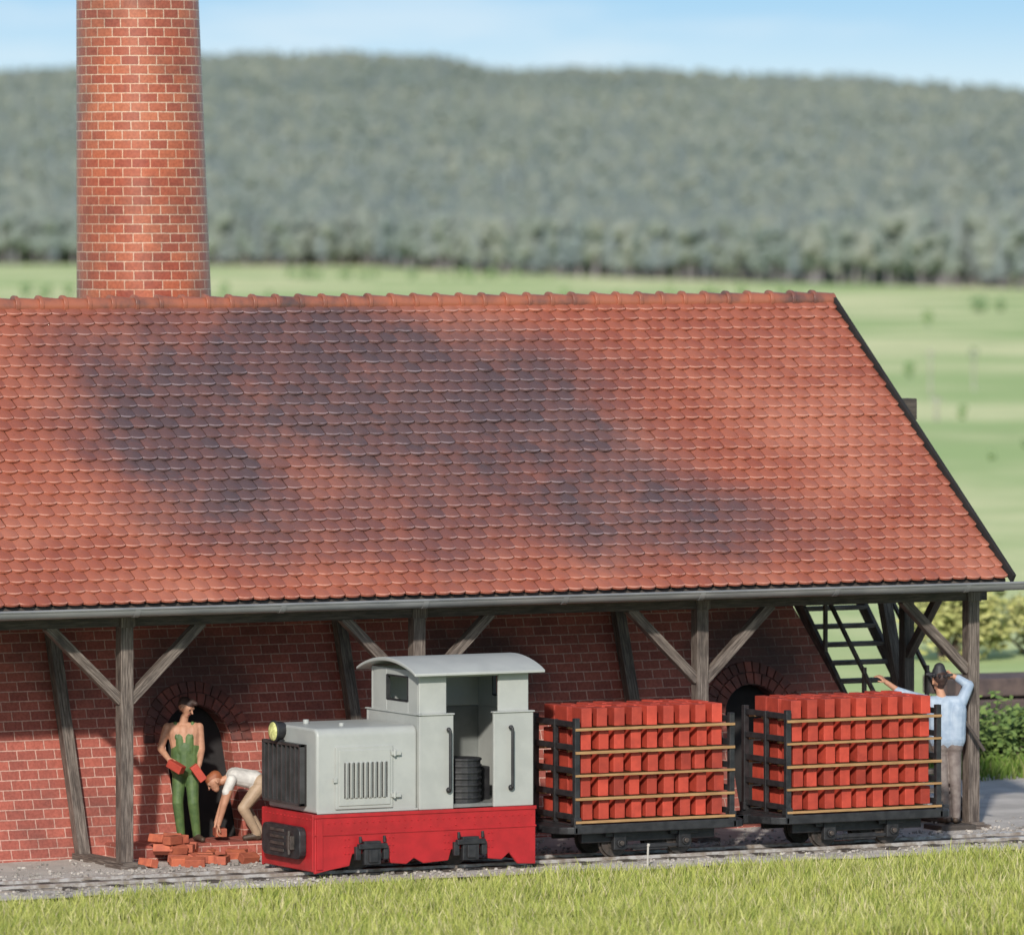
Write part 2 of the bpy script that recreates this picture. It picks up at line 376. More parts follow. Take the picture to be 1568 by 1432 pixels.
for ro in range(rows):
    b0=ro*ROW-.06; x=-14.0-(tw/2 if ro%2 else 0); xe=10.72; rj=random.uniform(-.004,.004)
    while x<xe-.03:
        w=min(tw,xe-x); o=len(tv); jx=random.uniform(-.004,.004); jc=random.uniform(-.004,.006)+rj; jb=random.uniform(-.006,.006)
        nseg=6; n=nseg+1
        pts=[]
        for i in range(nseg+1):
            u=i/nseg; cr_=math.sin(math.pi*u)
            pts.append((x+.003+u*(w-.006)+jx,L-.038+.038*cr_**.8,.036+.015*cr_,cr_))
        for px,bb,c,cr_ in pts: tv.append(R0+Vector((px,0,0))+sd*(b0+jb)+sn*(.002+.010*cr_))
        for px,bb,c,cr_ in pts: tv.append(R0+Vector((px,0,0))+sd*(b0+bb+jb-.020)+sn*(c+jc-.001))
        for px,bb,c,cr_ in pts: tv.append(R0+Vector((px,0,0))+sd*(b0+bb+jb)+sn*(c+jc-.004))
        for px,bb,c,cr_ in pts: tv.append(R0+Vector((px,0,0))+sd*(b0+bb+jb+.004)+sn*(c+jc-.028))
        for i in range(nseg):
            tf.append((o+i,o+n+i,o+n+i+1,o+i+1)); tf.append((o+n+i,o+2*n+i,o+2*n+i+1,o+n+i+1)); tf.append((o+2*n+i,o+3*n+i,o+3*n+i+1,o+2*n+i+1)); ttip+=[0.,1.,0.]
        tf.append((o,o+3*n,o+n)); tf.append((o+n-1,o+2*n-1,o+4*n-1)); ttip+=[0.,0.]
        trnd+=[random.random()]*(3*nseg+2)
        x+=tw
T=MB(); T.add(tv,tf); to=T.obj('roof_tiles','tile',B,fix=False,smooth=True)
at=to.data.attributes.new('rnd','FLOAT','FACE'); at.data.foreach_set('value',trnd)
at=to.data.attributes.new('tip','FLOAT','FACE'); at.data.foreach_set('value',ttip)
rd=MB(); x=-14
while x<10.7:
    rd.cyl((x,6.25,6.80+random.uniform(-.008,.008)),(x+.345,6.25,6.79),.108,.088,n=16); rd.cyl((x-.01,6.25,6.802),(x+.045,6.25,6.802),.124,.118,n=16); x+=.33
rd.obj('ridge_tiles','ridge',B,.006,True)
vb=MB(); vb.beam((10.745,1.68,3.30),(10.745,6.28,6.835),.05,.12); vb.beam((10.745,6.2,6.835),(10.745,10.8,3.3),.05,.12); vb.obj('verge_board','dark',B,.01)
gu=MB()
n=10; GY,GZ=1.62,3.255
def gut(x0,x1,ra,rb):
    pts=[(GY+ra*math.cos(t),GZ+ra*math.sin(t)) for t in np.linspace(math.pi,2*math.pi,n)]+[(GY+rb*math.cos(t),GZ+rb*math.sin(t)) for t in np.linspace(2*math.pi,math.pi,n)]
    gu.prism(pts,'X',x0,x1)
gut(-20,10.86,.098,.082)
for x in np.arange(-19,10.8,1.93): gut(x,x+.07,.108,.096)
gu.cyl((-20,GY-.094,GZ),(10.86,GY-.094,GZ),.018,n=8)
pts=[(GY+.099*math.cos(t),GZ+.099*math.sin(t)) for t in np.linspace(math.pi,2*math.pi,n)]; gu.prism(pts,'X',10.86,10.875)
gu.obj('rain_gutter','zinc',B,smooth=True)
st=empty('wooden_staircase')
s=MB()
for x in(10.0,10.95): s.beam((x,3.05,.0),(x,6.35,3.3),.06,.17)
for i in range(14):
    q=.25+i*.225; s.beam((10.0,3.05+q,q),(10.95,3.05+q,q),.24,.055)
s.obj('stringers_and_treads','timber',st,.005)
s=MB()
for xx in(10.0,10.95):
    s.beam((xx,3.05,.9),(xx,5.4,3.2),.045,.05)
    for q in(.1,1.1,2.1): s.beam((xx,3.05+q,q),(xx,3.05+q,q+.95),.05,.05)
s.obj('handrail','timber',st,.005)
ch=empty('brick_chimney')
vs=[];fs=[];us_=[]; N=56; zs=np.linspace(0,14,36)
cx,cy=2.23,9.6
def cr(z): return .885-.0205*(z-6.8)
def cxz(z): return cx-.024*(z-6.6)
for z in zs:
    for i in range(N): t_=2*math.pi*i/N; vs.append((cxz(z)+cr(z)*math.cos(t_),cy+cr(z)*math.sin(t_),z))
for j in range(len(zs)-1):
    for i in range(N):
        i2=(i+1)%N; fs.append((j*N+i,j*N+i2,(j+1)*N+i2,(j+1)*N+i))
        u0=i/N*5.5;u1=(i+1)/N*5.5; us_.append([(u0,zs[j]),(u1,zs[j]),(u1,zs[j+1]),(u0,zs[j+1])])
c=MB(); c.add(vs,fs,us_); c.obj('chimney_shaft','chimney',ch,smooth=True)
c=MB()
for z0,z1,e in((13.6,13.85,.08),(13.85,14.2,.14)):
    c.cyl((cxz(14),cy,z0),(cxz(14),cy,z1),cr(14)+e,n=N)
c.obj('chimney_crown','arch',ch,.02)
c=MB(); c.box(cx-1.3,cx+1.3,cy-1.2,cy+1.3,0,4.3); c.obj('chimney_base','brickwall',ch)

# ------------------------------------------------------------ locomotive
L=empty('diesel_locomotive')
b=MB()
def side(y0,y1):
    pts=[(0,.15),(.2,.19),(.46,.23),(.50,.37),(.97,.37),(1.01,.24),(1.22,.22),(1.32,.29),(1.45,.22),(1.78,.24),(1.82,.37),(2.28,.37),(2.32,.24),(2.5,.22),(2.6,.30),(2.72,.16),(2.96,.15),(2.96,.85),(0,.85)]
    b.prism(pts,'Y',y0,y1)
side(0,.05); side(1.40,1.45)
b.box(-.005,.05,.052,1.398,.17,.848); b.box(2.91,2.955,.052,1.398,.17,.848); b.box(.05,2.91,.05,1.40,.78,.845)
b.obj('red_frame','red',L,.012)
b=MB(); b.box(-.01,2.965,-.014,-.001,.81,.852); b.box(-.01,2.965,-.012,-.001,.60,.622)
b.prism([(.02,.2),(.1,.2),(.1,.80),(.02,.80)],'Y',-.018,-.001)
b.obj('frame_trim','red',L,.004)
b=MB()
for x in np.arange(.18,2.95,.085):
    b.sph((x,0,.745),.012,6,4)
    if int(x*10)%3==0: b.sph((x,0,.66),.012,6,4)
for x in (.72,2.05):
    for dx in(-.32,-.27,.27,.32):
        for z in(.38,.46,.55): b.sph((x+dx,0,z),.013,6,4)
for y in np.arange(.1,1.4,.1): b.sph((-.006,y,.79),.012,6,4)
b.obj('rivets','red',L)
b=MB()
for x in(.735,2.05):
    b.box(x-.11,x+.11,-.07,-.001,.24,.52); b.box(x-.19,x+.19,-.09,-.02,.43,.49); b.box(x-.22,x-.15,-.06,-.001,.30,.46); b.box(x+.15,x+.22,-.06,-.001,.30,.46)
    b.box(x-.06,x+.06,-.10,-.07,.27,.42); b.cyl((x-.16,-.055,.5),(x-.16,-.055,.58),.02,n=8); b.cyl((x+.16,-.055,.5),(x+.16,-.055,.58),.02,n=8)
b.obj('axle_boxes','black',L,.008)
b=MB()
for x in(.735,2.05):
    for y in(.40,1.0):
        b.cyl((x,y,.38),(x,y+.05,.38),.24,n=24); b.cyl((x,y+.05,.38),(x,y+.07,.38),.262,n=24)
    b.cyl((x,.1,.38),(x,1.35,.38),.04)
b.obj('wheels','wheel',L,smooth=True)
b=MB()
pts=[]
for (yy,zz,a0) in((1.15,.60,0),(.3,.60,90),(.3,.40,180),(1.15,.40,270)):
    for a_ in(0,30,60,90):
        t_=math.radians(a0+a_); pts.append((yy+.09*math.cos(t_),zz+.09*math.sin(t_)))
b.prism(pts,'X',-.10,-.006); b.obj('coupling_plate','black',L,.012)
b=MB()
for z in(.37,.45,.53,.61): b.box(-.116,-.10,.62,.98,z,z+.035)
b.box(-.16,-.10,.34,.44,.42,.58); b.cyl((-.15,.39,.36),(-.15,.39,.64),.018)
b.obj('coupling_slots','wheel',L,.004)
def rprof(y0,y1,z0,z1,r,n=6):
    pts=[(y0,z0)]
    pts+=[(y0+r-r*math.cos(t),z1-r+r*math.sin(t)) for t in np.linspace(0,math.pi/2,n)]
    pts+=[(y1-r+r*math.sin(t),z1-r+r*math.cos(t)) for t in np.linspace(0,math.pi/2,n)]
    pts+=[(y1,z0)]; return pts
b=MB(); b.prism(rprof(.07,1.38,.853,1.86,.1),'X',.06,1.40); b.obj('engine_hood','grey',L,.03,True,3)
b=MB(); b.box(.30,1.06,.045,.069,.90,1.64); b.obj('hood_door','grey',L,.006)
b=MB(); b.box(.34,1.02,.032,.044,.94,1.60); b.obj('hood_door_panel','grey',L,.006)
b=MB()
for i in range(9):
    x=.42+i*.062
    b.add([(x,.031,1.02),(x+.045,.031,1.02),(x+.045,.031,1.46),(x,.031,1.46),(x+.008,.000,1.04),(x+.012,.000,1.44)],[(0,1,2,3),(0,4,5,3),(1,2,5,4),(0,1,4),(3,5,2)])
b.obj('hood_louvres','grey',L)
b=MB()
for i in range(10):
    x=.42+i*.062; b.box(x-.014,x-.001,.027,.0315,1.03,1.45)
b.obj('louvre_gaps','dark',L)
b=MB()
for z in(1.02,1.52): b.box(1.03,1.16,.02,.05,z,z+.05); b.cyl((1.07,.015,z-.01),(1.07,.015,z+.07),.016,n=8)
b.box(.27,.31,.02,.05,1.22,1.28); b.box(.06,1.40,.056,.0695,.853,.88)
b.cyl((.55,.4,1.86),(.55,.4,1.9),.03); b.cyl((.35,.95,1.86),(.35,.95,1.91),.035)
b.obj('hood_hinges','grey',L,.004)
b=MB()
b.box(.03,.059,.34,1.36,.93,1.66); b.obj('grille_backing','dark',L)
b=MB()
for i in range(9):
    y=.37+i*.119; b.box(-.03,.028,y-.018,y+.018,.93,1.66)
b.box(-.035,.03,.33,1.37,.93,.965); b.box(-.035,.03,.33,1.37,1.63,1.665); b.box(-.035,.03,.33,.36,.93,1.665); b.box(-.035,.03,1.34,1.37,.93,1.665)
b.obj('radiator_grille',pmat('grille_metal',(.05,.05,.052),(.03,.03,.03),5,.4),L,.004)
b=MB(); b.cyl((-.06,.98,1.78),(.08,.98,1.80),.125,.085,n=22); b.cyl((-.075,.98,1.78),(-.05,.98,1.78),.135,n=22); b.cyl((.0,.98,1.55),(.03,.98,1.70),.022); b.box(-.02,.06,.93,1.03,1.60,1.68); b.obj('headlight_housing','black',L,.006,True)
b=MB(); b.sph((-.07,.98,1.78),.115,18,12,(.35,1,1)); b.obj('headlight_lens','lens',L,smooth=True)
b=MB()
Y0,Y1=.02,1.43
b.box(1.40,1.86,Y0,Y0+.04,.853,1.98); b.box(2.40,2.94,Y0,Y0+.04,.853,1.98)
b.box(1.40,2.94,Y1-.04,Y1,.853,1.98)
b.box(1.402,1.44,Y0+.04,Y1-.04,.853,1.978); b.box(2.90,2.938,Y0+.04,Y1-.04,.853,1.978)
y0,y1=.09,1.36
b.box(1.43,1.80,y0,y0+.04,1.98,2.50); b.box(2.50,2.91,y0,y0+.04,1.98,2.50); b.box(1.43,2.91,y1-.04,y1,1.98,2.50)
for xx in((1.432,1.47),(2.87,2.908)):
    b.box(*xx,y0+.04,.38,1.978,2.50); b.box(*xx,.95,y1-.04,1.978,2.50); b.box(*xx,.38,.95,1.978,2.12); b.box(*xx,.38,.95,2.42,2.50)
b.box(1.80,2.50,y0+.002,y0+.038,2.42,2.50)
b.box(1.385,1.87,.0,.09,1.975,1.995); b.box(2.39,2.955,.0,.09,1.975,1.995); b.box(1.385,1.44,.0,1.45,1.975,1.994)
b.obj('cab_walls','grey',L,.012)
b=MB()
pts=[]
for i in range(17):
    u=i/16; yy=-.06+1.57*u; pts.append((yy,2.48+.16*math.sin(math.pi*u)**.8))
for i in range(16,-1,-1):
    u=i/16; yy=-.06+1.57*u; pts.append((yy,2.445+.15*math.sin(math.pi*u)**.8))
b.prism(pts,'X',1.30,3.06); b.obj('cab_roof','grey',L,.01,True)
b=MB(); b.box(1.44,2.90,.07,1.38,.86,.90); b.box(1.445,1.46,.07,1.38,.9,2.0); b.box(1.45,2.9,1.375,1.385,.9,1.97); b.obj('cab_interior','greydk',L)
b=MB()
for xx in((1.425,1.475),(2.865,2.915)):
    b.box(*xx,.375,.395,2.12,2.42); b.box(*xx,.935,.955,2.12,2.42); b.box(*xx,.395,.935,2.115,2.135); b.box(*xx,.395,.935,2.405,2.425)
b.obj('window_frames','black',L,.003)
b=MB()
b.cyl((2.14,.36,.9),(2.14,.36,1.42),.23,n=20)
for z in np.arange(.95,1.42,.075): b.cyl((2.14,.36,z),(2.14,.36,z+.03),.245,n=20)
b.box(2.0,2.6,.5,1.2,.9,1.3); b.cyl((1.75,.5,.9),(1.8,.42,1.55),.02); b.cyl((1.62,.8,1.5),(1.75,.75,1.58),.16,.16,n=18)
b.obj('driver_seat_and_controls','black',L,.008)
b=MB()
for x in(1.78,2.62):
    b.tube([(x,.02,1.80),(x,-.05,1.79),(x,-.05,1.10),(x,.02,1.09)],.019)
    b.sph((x,-.01,1.08),.036,8,6); b.sph((x,-.01,1.80),.03,8,6)
b.obj('grab_rails','black',L,smooth=True)
b=MB(); b.box(2.96,3.16,.62,.83,.46,.58); b.obj('rear_coupler','black',L,.02)

# ------------------------------------------------------------ wagons
def wagon(x0):
    Wg=empty('brick_wagon'); X1=x0+2.15
    b=MB()
    b.box(x0-.05,X1+.05,.14,.20,.46,.57); b.box(x0-.05,X1+.05,1.25,1.31,.46,.57)
    b.box(x0-.02,X1+.02,.2,1.25,.52,.575)
    for s,xx in((-1,x0),(1,X1)):
        pts=[(xx,.14),(xx,1.31)]
        for t_ in np.linspace(math.pi/2,-math.pi/2,11): pts.append((xx+s*(.06+.24*math.cos(t_)),.725+.585*math.sin(t_)))
        b.prism(pts,'Z',.462,.55)
        b.box(min(xx+s*.25,xx+s*.45),max(xx+s*.25,xx+s*.45),.66,.79,.45,.56)
    for y in(.34,1.11-.04): b.box(x0+.15,X1-.15,y,y+.06,.33,.462)
    b.obj('underframe','black',Wg,.012)
    b=MB()
    for x in(x0+.64,x0+1.54):
        for y in(.40,1.0):
            b.cyl((x,y,.325),(x,y+.045,.325),.18,n=22); b.cyl((x,y+.045,.325),(x,y+.06,.325),.205,n=22)
            b.cyl((x,y-.012,.325),(x,y,.325),.10,n=16)
        b.cyl((x,.2,.325),(x,1.25,.325),.03)
    b.obj('wheels','wheel',Wg,.005,True)
    b=MB()
    for x in(x0+.64,x0+1.54):
        for y in(.26,1.12):
            b.box(x-.085,x+.085,y,y+.08,.24,.46); b.box(x-.19,x+.19,y+.02,y+.06,.40,.458); b.cyl((x,y-.03,.32),(x,y,.32),.05,n=12)
    b.box(x0+.85,x0+1.33,.31,.34,.22,.30); b.beam((x0+.64,.30,.27),(x0+1.54,.30,.27),.02,.04)
    b.obj('axle_boxes','black',Wg,.008)
    b=MB()
    for x in(x0,X1):
        for y in(.2,1.25):
            b.box(x-.035,x+.035,y-.035,y+.035,.575,1.86)
            b.box(x-.05,x+.05,y-.05,y+.05,.565,.66)
        for z in(.66,.94,1.22,1.50,1.78): b.box(x-.02,x+.02,.235,1.215,z-.035,z+.035)
        b.box(x-.028,x+.028,.70,.75,.575,1.82)
    b.obj('rack_frame','black',Wg,.006)
    b=MB()
    for j in range(5):
        z=.585+j*.28
        for y in(.165,.5,.9,1.255): b.box(x0-.03+(.075 if y not in(.165,1.255) else 0),X1+.03-(.075 if y not in(.165,1.255) else 0),y-.022,y+.03,z+.003+random.uniform(-.004,.004),z+.033)
    b.obj('wooden_slats','slat',Wg,.003)
    b=MB()
    for j in range(5):
        z=.585+j*.28+.037
        for i in range(9):
            for kx in range(3):
                x=x0+.16+i*.228+random.uniform(-.014,.014); y=.37+kx*.345+random.uniform(-.015,.02)
                rz=Matrix.Rotation(random.uniform(-.07,.07),3,'Z')
                b.obox((x,y,z+.118),(.138,.28,.232+random.uniform(-.014,.006)),rz)
    b.obj('bricks','brick',Wg,.006)
wagon(3.62); wagon(6.57)

b=MB()
for i in range(34):
    x=random.gauss(-.05,.55); y=random.uniform(2.15,3.05); z=.092+.052
    if i>21: x=random.gauss(-.35,.28); y=random.uniform(2.7,3.0); z+=.11
    if i>29: z+=.11; x=-.5+random.uniform(-.2,.2)
    R=Matrix.Rotation(random.uniform(0,3.14),3,'Z')@Matrix.Rotation(random.choice((0,0,.3,-.3,.5)),3,'X')
    b.obox((x,y,z),(.24,.12,.10),R)
b.obj('brick_pile','brickold',None,.008)

# ------------------------------------------------------------ figures
def fm(name,c,c2=None): return pmat(name,c,c2,9,.6,.1,40)
FM={'skin':fm('skin',(.52,.27,.17),(.42,.21,.13)),'green':fm('green_cloth',(.10,.16,.05),(.06,.11,.035)),'boot':fm('boot_leather',(.07,.045,.03)),
    'hair':fm('dark_hair',(.05,.025,.02)),'rhair':fm('auburn_hair',(.32,.10,.04)),'white':fm('white_shirt',(.66,.64,.60),(.5,.48,.45)),'tan':fm('tan_trousers',(.42,.30,.20)),
    'blue':fm('pale_blue_shirt',(.38,.46,.56),(.28,.36,.47)),'brown':fm('brown_trousers',(.15,.115,.105),(.24,.2,.18)),'hat':fm('black_hat',(.03,.03,.035)),
    'eye':fm('eyes',(.03,.02,.02)),'lip':fm('lips',(.36,.12,.09))}
FK=list(FM)
def hand(B_,wr,f,n,curl=.6,side=1,mat='skin'):
    f=Vector(f).normalized(); n=Vector(n); n=(n-f*n.dot(f)).normalized(); w=f.cross(n)*side; wr=Vector(wr)
    for o in(.028,.009,-.010,-.028):
        B_.append((wr+w*o*.5,wr+f*.085+w*o,.017,.013,mat))
    for o,l,k_ in((.030,.07,.9),(.010,.08,1),(-.011,.074,1.05),(-.031,.056,1.1)):
        p=wr+f*.085+w*o; d1=f*math.cos(curl*k_)+n*math.sin(curl*k_); d2=f*math.cos(curl*2.1*k_)+n*math.sin(curl*2.1*k_)
        q=p+d1*l*.55; B_.append((p,q,.0105,.0095,mat)); B_.append((q,q+d2*l*.5,.0095,.008,mat))
    p=wr+w*.026+f*.02; q=p+(f*.55+w*.75+n*.25).normalized()*.05; B_.append((p,q,.015,.012,mat)); B_.append((q,q+(f*.8+w*.1+n*.5).normalized()*.036,.012,.009,mat))
def head(B_,c,fw,up,hair='hair',hat=None):
    c=Vector(c);fw=Vector(fw).normalized();up=Vector(up);up=(up-fw*up.dot(fw)).normalized();rt=fw.cross(up)
    B_.append((c+up*.03-fw*.025,c+up*.03+fw*.018,.082,.078,'skin'))
    B_.append((c+fw*.02,c-up*.065+fw*.035,.068,.042,'skin'))
    B_.append((c+fw*.092+up*.015,c+fw*.112-up*.018,.009,.014,'skin'))
    B_.append((c+fw*.082+up*.035+rt*.04,c+fw*.082+up*.035-rt*.04,.012,.012,'skin'))
    for s in(-1,1):
        B_.append((c+rt*s*.082-fw*.01+up*.018,c+rt*s*.084-fw*.012-up*.015,.014,.011,'skin'))
        B_.append((c+rt*s*.031+fw*.084+up*.014,c+rt*s*.035+fw*.083+up*.014,.011,.011,'eye'))
    B_.append((c+fw*.078-up*.048+rt*.02,c+fw*.078-up*.048-rt*.02,.008,.008,'lip'))
    B_.append((c+up*.055-fw*.045,c+up*.062+fw*.02,.083,.072,hair)); B_.append((c-fw*.06+up*.01,c-fw*.05-up*.03,.06,.045,hair))
    if hat:
        for i in range(14):
            t_=2*math.pi*i/14; B_.append((c+up*.10,c+up*.092+(fw*math.cos(t_)+rt*math.sin(t_))*.155,.018,.011,hat))
        B_.append((c+up*.115,c+up*.165,.086,.068,hat))
def figure(name,bones,loc,scale=1,rz=-TH):
    m=MB()
    for p,q,r1,r2,mt in bones:
        p=Vector(p);q=Vector(q); m.sph(p,r1,14,10); m.sph(q,r2,14,10)
        if (q-p).length>1e-4: m.cyl(p,q,r1,r2,n=14)
    o=m.obj(name,M['dark'])
    rm=o.modifiers.new('r','REMESH'); rm.mode='VOXEL'; rm.voxel_size=.0065
    sm=o.modifiers.new('s','SMOOTH'); sm.factor=.5; sm.iterations=5
    dg=bpy.context.evaluated_depsgraph_get(); me=bpy.data.meshes.new_from_object(o.evaluated_get(dg)); o.modifiers.clear(); o.data=me
    me.materials.clear()
    for k_ in FK: me.materials.append(FM[k_])
    n=len(me.polygons); cs=np.zeros(n*3); me.polygons.foreach_get('center',cs); cs=cs.reshape(-1,3)
    best=np.full(n,1e9); idx=np.zeros(n,int)
    for p,q,r1,r2,mt in bones:
        p=np.array(p,float);q=np.array(q,float);d=q-p;l2=max(d@d,1e-9)
        t_=np.clip((cs-p)@d/l2,0,1); ds_=np.linalg.norm(cs-(p+t_[:,None]*d),axis=1)-(r1+(r2-r1)*t_)
        k_=ds_<best; best[k_]=ds_[k_]; idx[k_]=FK.index(mt)
    me.polygons.foreach_set('material_index',idx.astype(np.int32)); me.polygons.foreach_set('use_smooth',[True]*n); me.update()
    o.location=loc; o.rotation_euler=(0,0,rz); o.scale=(scale,)*3
    return o
def leg(B_,h,kn,an,toe,m,boot='boot',r=(.094,.068,.052)):
    B_.append((h,kn,r[0],r[1],m)); B_.append((kn,an,r[1]*1.02,r[2],m))
    an=Vector(an);toe=Vector(toe); B_.append((an+Vector((0,0,-.03)),toe,.044,.034,boot)); B_.append((an+Vector((0,0,-.05)),an+(an-toe).normalized()*.04+Vector((0,0,-.055)),.038,.034,boot))
def arm(B_,s,e,w,m1,m2,r=(.056,.045,.031)):
    B_.append((s,e,r[0],r[1],m1)); B_.append((e,w,r[1],r[2],m2))
b1=[]
leg(b1,(-.10,0,.88),(-.12,-.05,.48),(-.08,0,.09),(-.12,-.16,.035),'green')
leg(b1,(.05,0,.88),(.07,-.06,.48),(.11,0,.09),(.19,-.14,.035),'green')
b1+=[((-.09,0,.90),(-.09,0,1.16),.125,.118,'green'),((.03,0,.90),(.03,0,1.16),.125,.118,'green'),((-.03,-.02,.90),(-.03,-.02,1.16),.125,.118,'green'),
 ((-.09,0,1.12),(-.14,.0,1.34),.112,.11,'skin'),((.03,0,1.12),(.05,.0,1.34),.112,.11,'skin'),((-.04,-.01,1.12),(-.05,-.01,1.34),.115,.11,'skin'),((-.18,0,1.38),(.08,0,1.38),.08,.08,'skin'),
 ((-.07,-.052,1.12),(-.09,-.052,1.27),.085,.078,'green'),((.01,-.052,1.12),(.02,-.052,1.27),.085,.078,'green'),
 ((-.13,-.10,1.28),(-.15,-.03,1.45),.026,.024,'green'),((.05,-.10,1.28),(.06,-.03,1.45),.026,.024,'green'),((-.16,.05,1.43),(-.07,.11,1.1),.02,.02,'green'),((.05,.05,1.43),(-.03,.11,1.1),.02,.02,'green'),
 ((-.06,0,1.42),(-.04,-.02,1.52),.056,.052,'skin')]
arm(b1,(-.25,0,1.40),(-.33,-.02,1.14),(-.22,-.20,1.02),'skin','skin'); hand(b1,(-.22,-.20,1.02),(.55,-.6,-.35),(.6,.2,-.6),.8,-1)
arm(b1,(.14,0,1.40),(.17,-.01,1.13),(.15,-.18,.95),'skin','skin'); hand(b1,(.15,-.18,.95),(.1,-.6,-.7),(-.7,-.2,-.3),.8,1)
head(b1,(-.02,-.04,1.63),(.75,-.5,-.35),(0.2,-.1,1),'hair')
b1.append(((.05,-.08,1.71),(.10,-.115,1.695),.045,.03,'hair'))
m1=figure('worker_carrying_bricks',b1,(-.05,3.42,.27))
b=MB()
b.obox((-.13,-.29,.94),(.21,.11,.10),Matrix.Rotation(-.5,3,'Z')@Matrix.Rotation(.45,3,'Y')); b.obox((.14,-.27,.86),(.22,.10,.10),Matrix.Rotation(.2,3,'Z')@Matrix.Rotation(.95,3,'Y'))
ob=b.obj('held_bricks','brick',m1,.006)
b2=[]
leg(b2,(.30,-.09,.66),(.10,-.16,.40),(.27,-.10,.09),(.12,-.12,.035),'tan')
leg(b2,(.30,.09,.66),(.12,.14,.38),(.30,.12,.09),(.16,.12,.035),'tan')
b2+=[((.30,-.07,.70),(.30,.07,.70),.112,.112,'tan'),((.24,-.04,.73),(.0,-.10,.78),.115,.105,'white'),((.24,.04,.73),(.0,.10,.78),.115,.105,'white'),((.22,0,.74),(-.02,0,.79),.118,.10,'white'),
 ((-.08,0,.76),(-.16,-.01,.72),.056,.05,'skin')]
b2+=[((-.04,-.19,.75),(-.10,-.20,.60),.066,.06,'white')]
arm(b2,(-.08,-.2,.62),(-.13,-.21,.46),(-.20,-.18,.20),'skin','skin'); hand(b2,(-.20,-.18,.20),(-.25,0,-.9),(.9,.2,0),.6,1)
b2+=[((-.04,.19,.75),(-.12,.19,.60),.066,.06,'white')]
arm(b2,(-.10,.19,.62),(-.16,.18,.44),(-.24,.08,.20),'skin','skin'); hand(b2,(-.24,.08,.20),(-.2,-.2,-.9),(.9,-.2,0),.6,-1)
head(b2,(-.25,-.02,.70),(-.75,-.25,-.6),(-.5,0,.8),'rhair')
m2=figure('worker_bending_down',b2,(.57,3.36,.27))
b=MB(); b.obox((-.19,-.06,.10),(.14,.24,.10),Matrix.Rotation(.2,3,'Z')); b.obj('brick_being_lifted','brickold',m2,.006)
b3=[]
leg(b3,(-.12,0,.90),(-.09,-.03,.48),(-.04,.02,.09),(-.10,.15,.035),'brown')
leg(b3,(.04,0,.90),(.06,-.03,.48),(.07,.02,.09),(.10,.16,.035),'brown')
b3+=[((-.11,0,.92),(-.11,0,.98),.115,.112,'brown'),((.04,0,.92),(.04,0,.98),.115,.112,'brown'),((-.12,0,1.0),(-.16,0,1.34),.132,.122,'blue'),((.05,0,1.0),(.07,0,1.34),.132,.122,'blue'),((-.04,0,1.0),(-.05,0,1.38),.132,.12,'blue'),((-.20,0,1.42),(.09,0,1.42),.085,.085,'blue'),
 ((-.09,0,1.46),(-.12,.01,1.56),.055,.05,'skin')]
b3+=[((-.24,0,1.43),(-.47,.06,1.50),.074,.06,'blue'),((-.47,.06,1.50),(-.62,.06,1.56),.06,.048,'blue'),((-.60,.06,1.555),(-.75,.04,1.66),.036,.03,'skin')]
hand(b3,(-.75,.04,1.66),(-.7,0,.7),(0,.3,-1),.5,1)
b3+=[((.13,0,1.43),(.22,.06,1.62),.072,.062,'blue'),((.22,.06,1.62),(.10,.08,1.70),.06,.046,'blue'),((.11,.08,1.69),(.04,.08,1.73),.034,.03,'skin')]
hand(b3,(.04,.08,1.73),(-.9,.1,-.1),(-.1,-1,0),.5,1)
head(b3,(-.13,.03,1.66),(-.4,.9,.1),(0,-.05,1),'hair','hat')
m3=figure('worker_reaching_for_bricks',b3,(10.18,2.3,.15),1.09)
b=MB(); b.cyl((.10,.0,1.32),(.40,-.02,.86),.018,.022,n=8); b.obj('carried_pole','timberdk',m3)
b=MB(); b.box(9.9,10.42,2.05,2.5,.03,.155); b.obj('wooden_step','timberdk',None,.01)

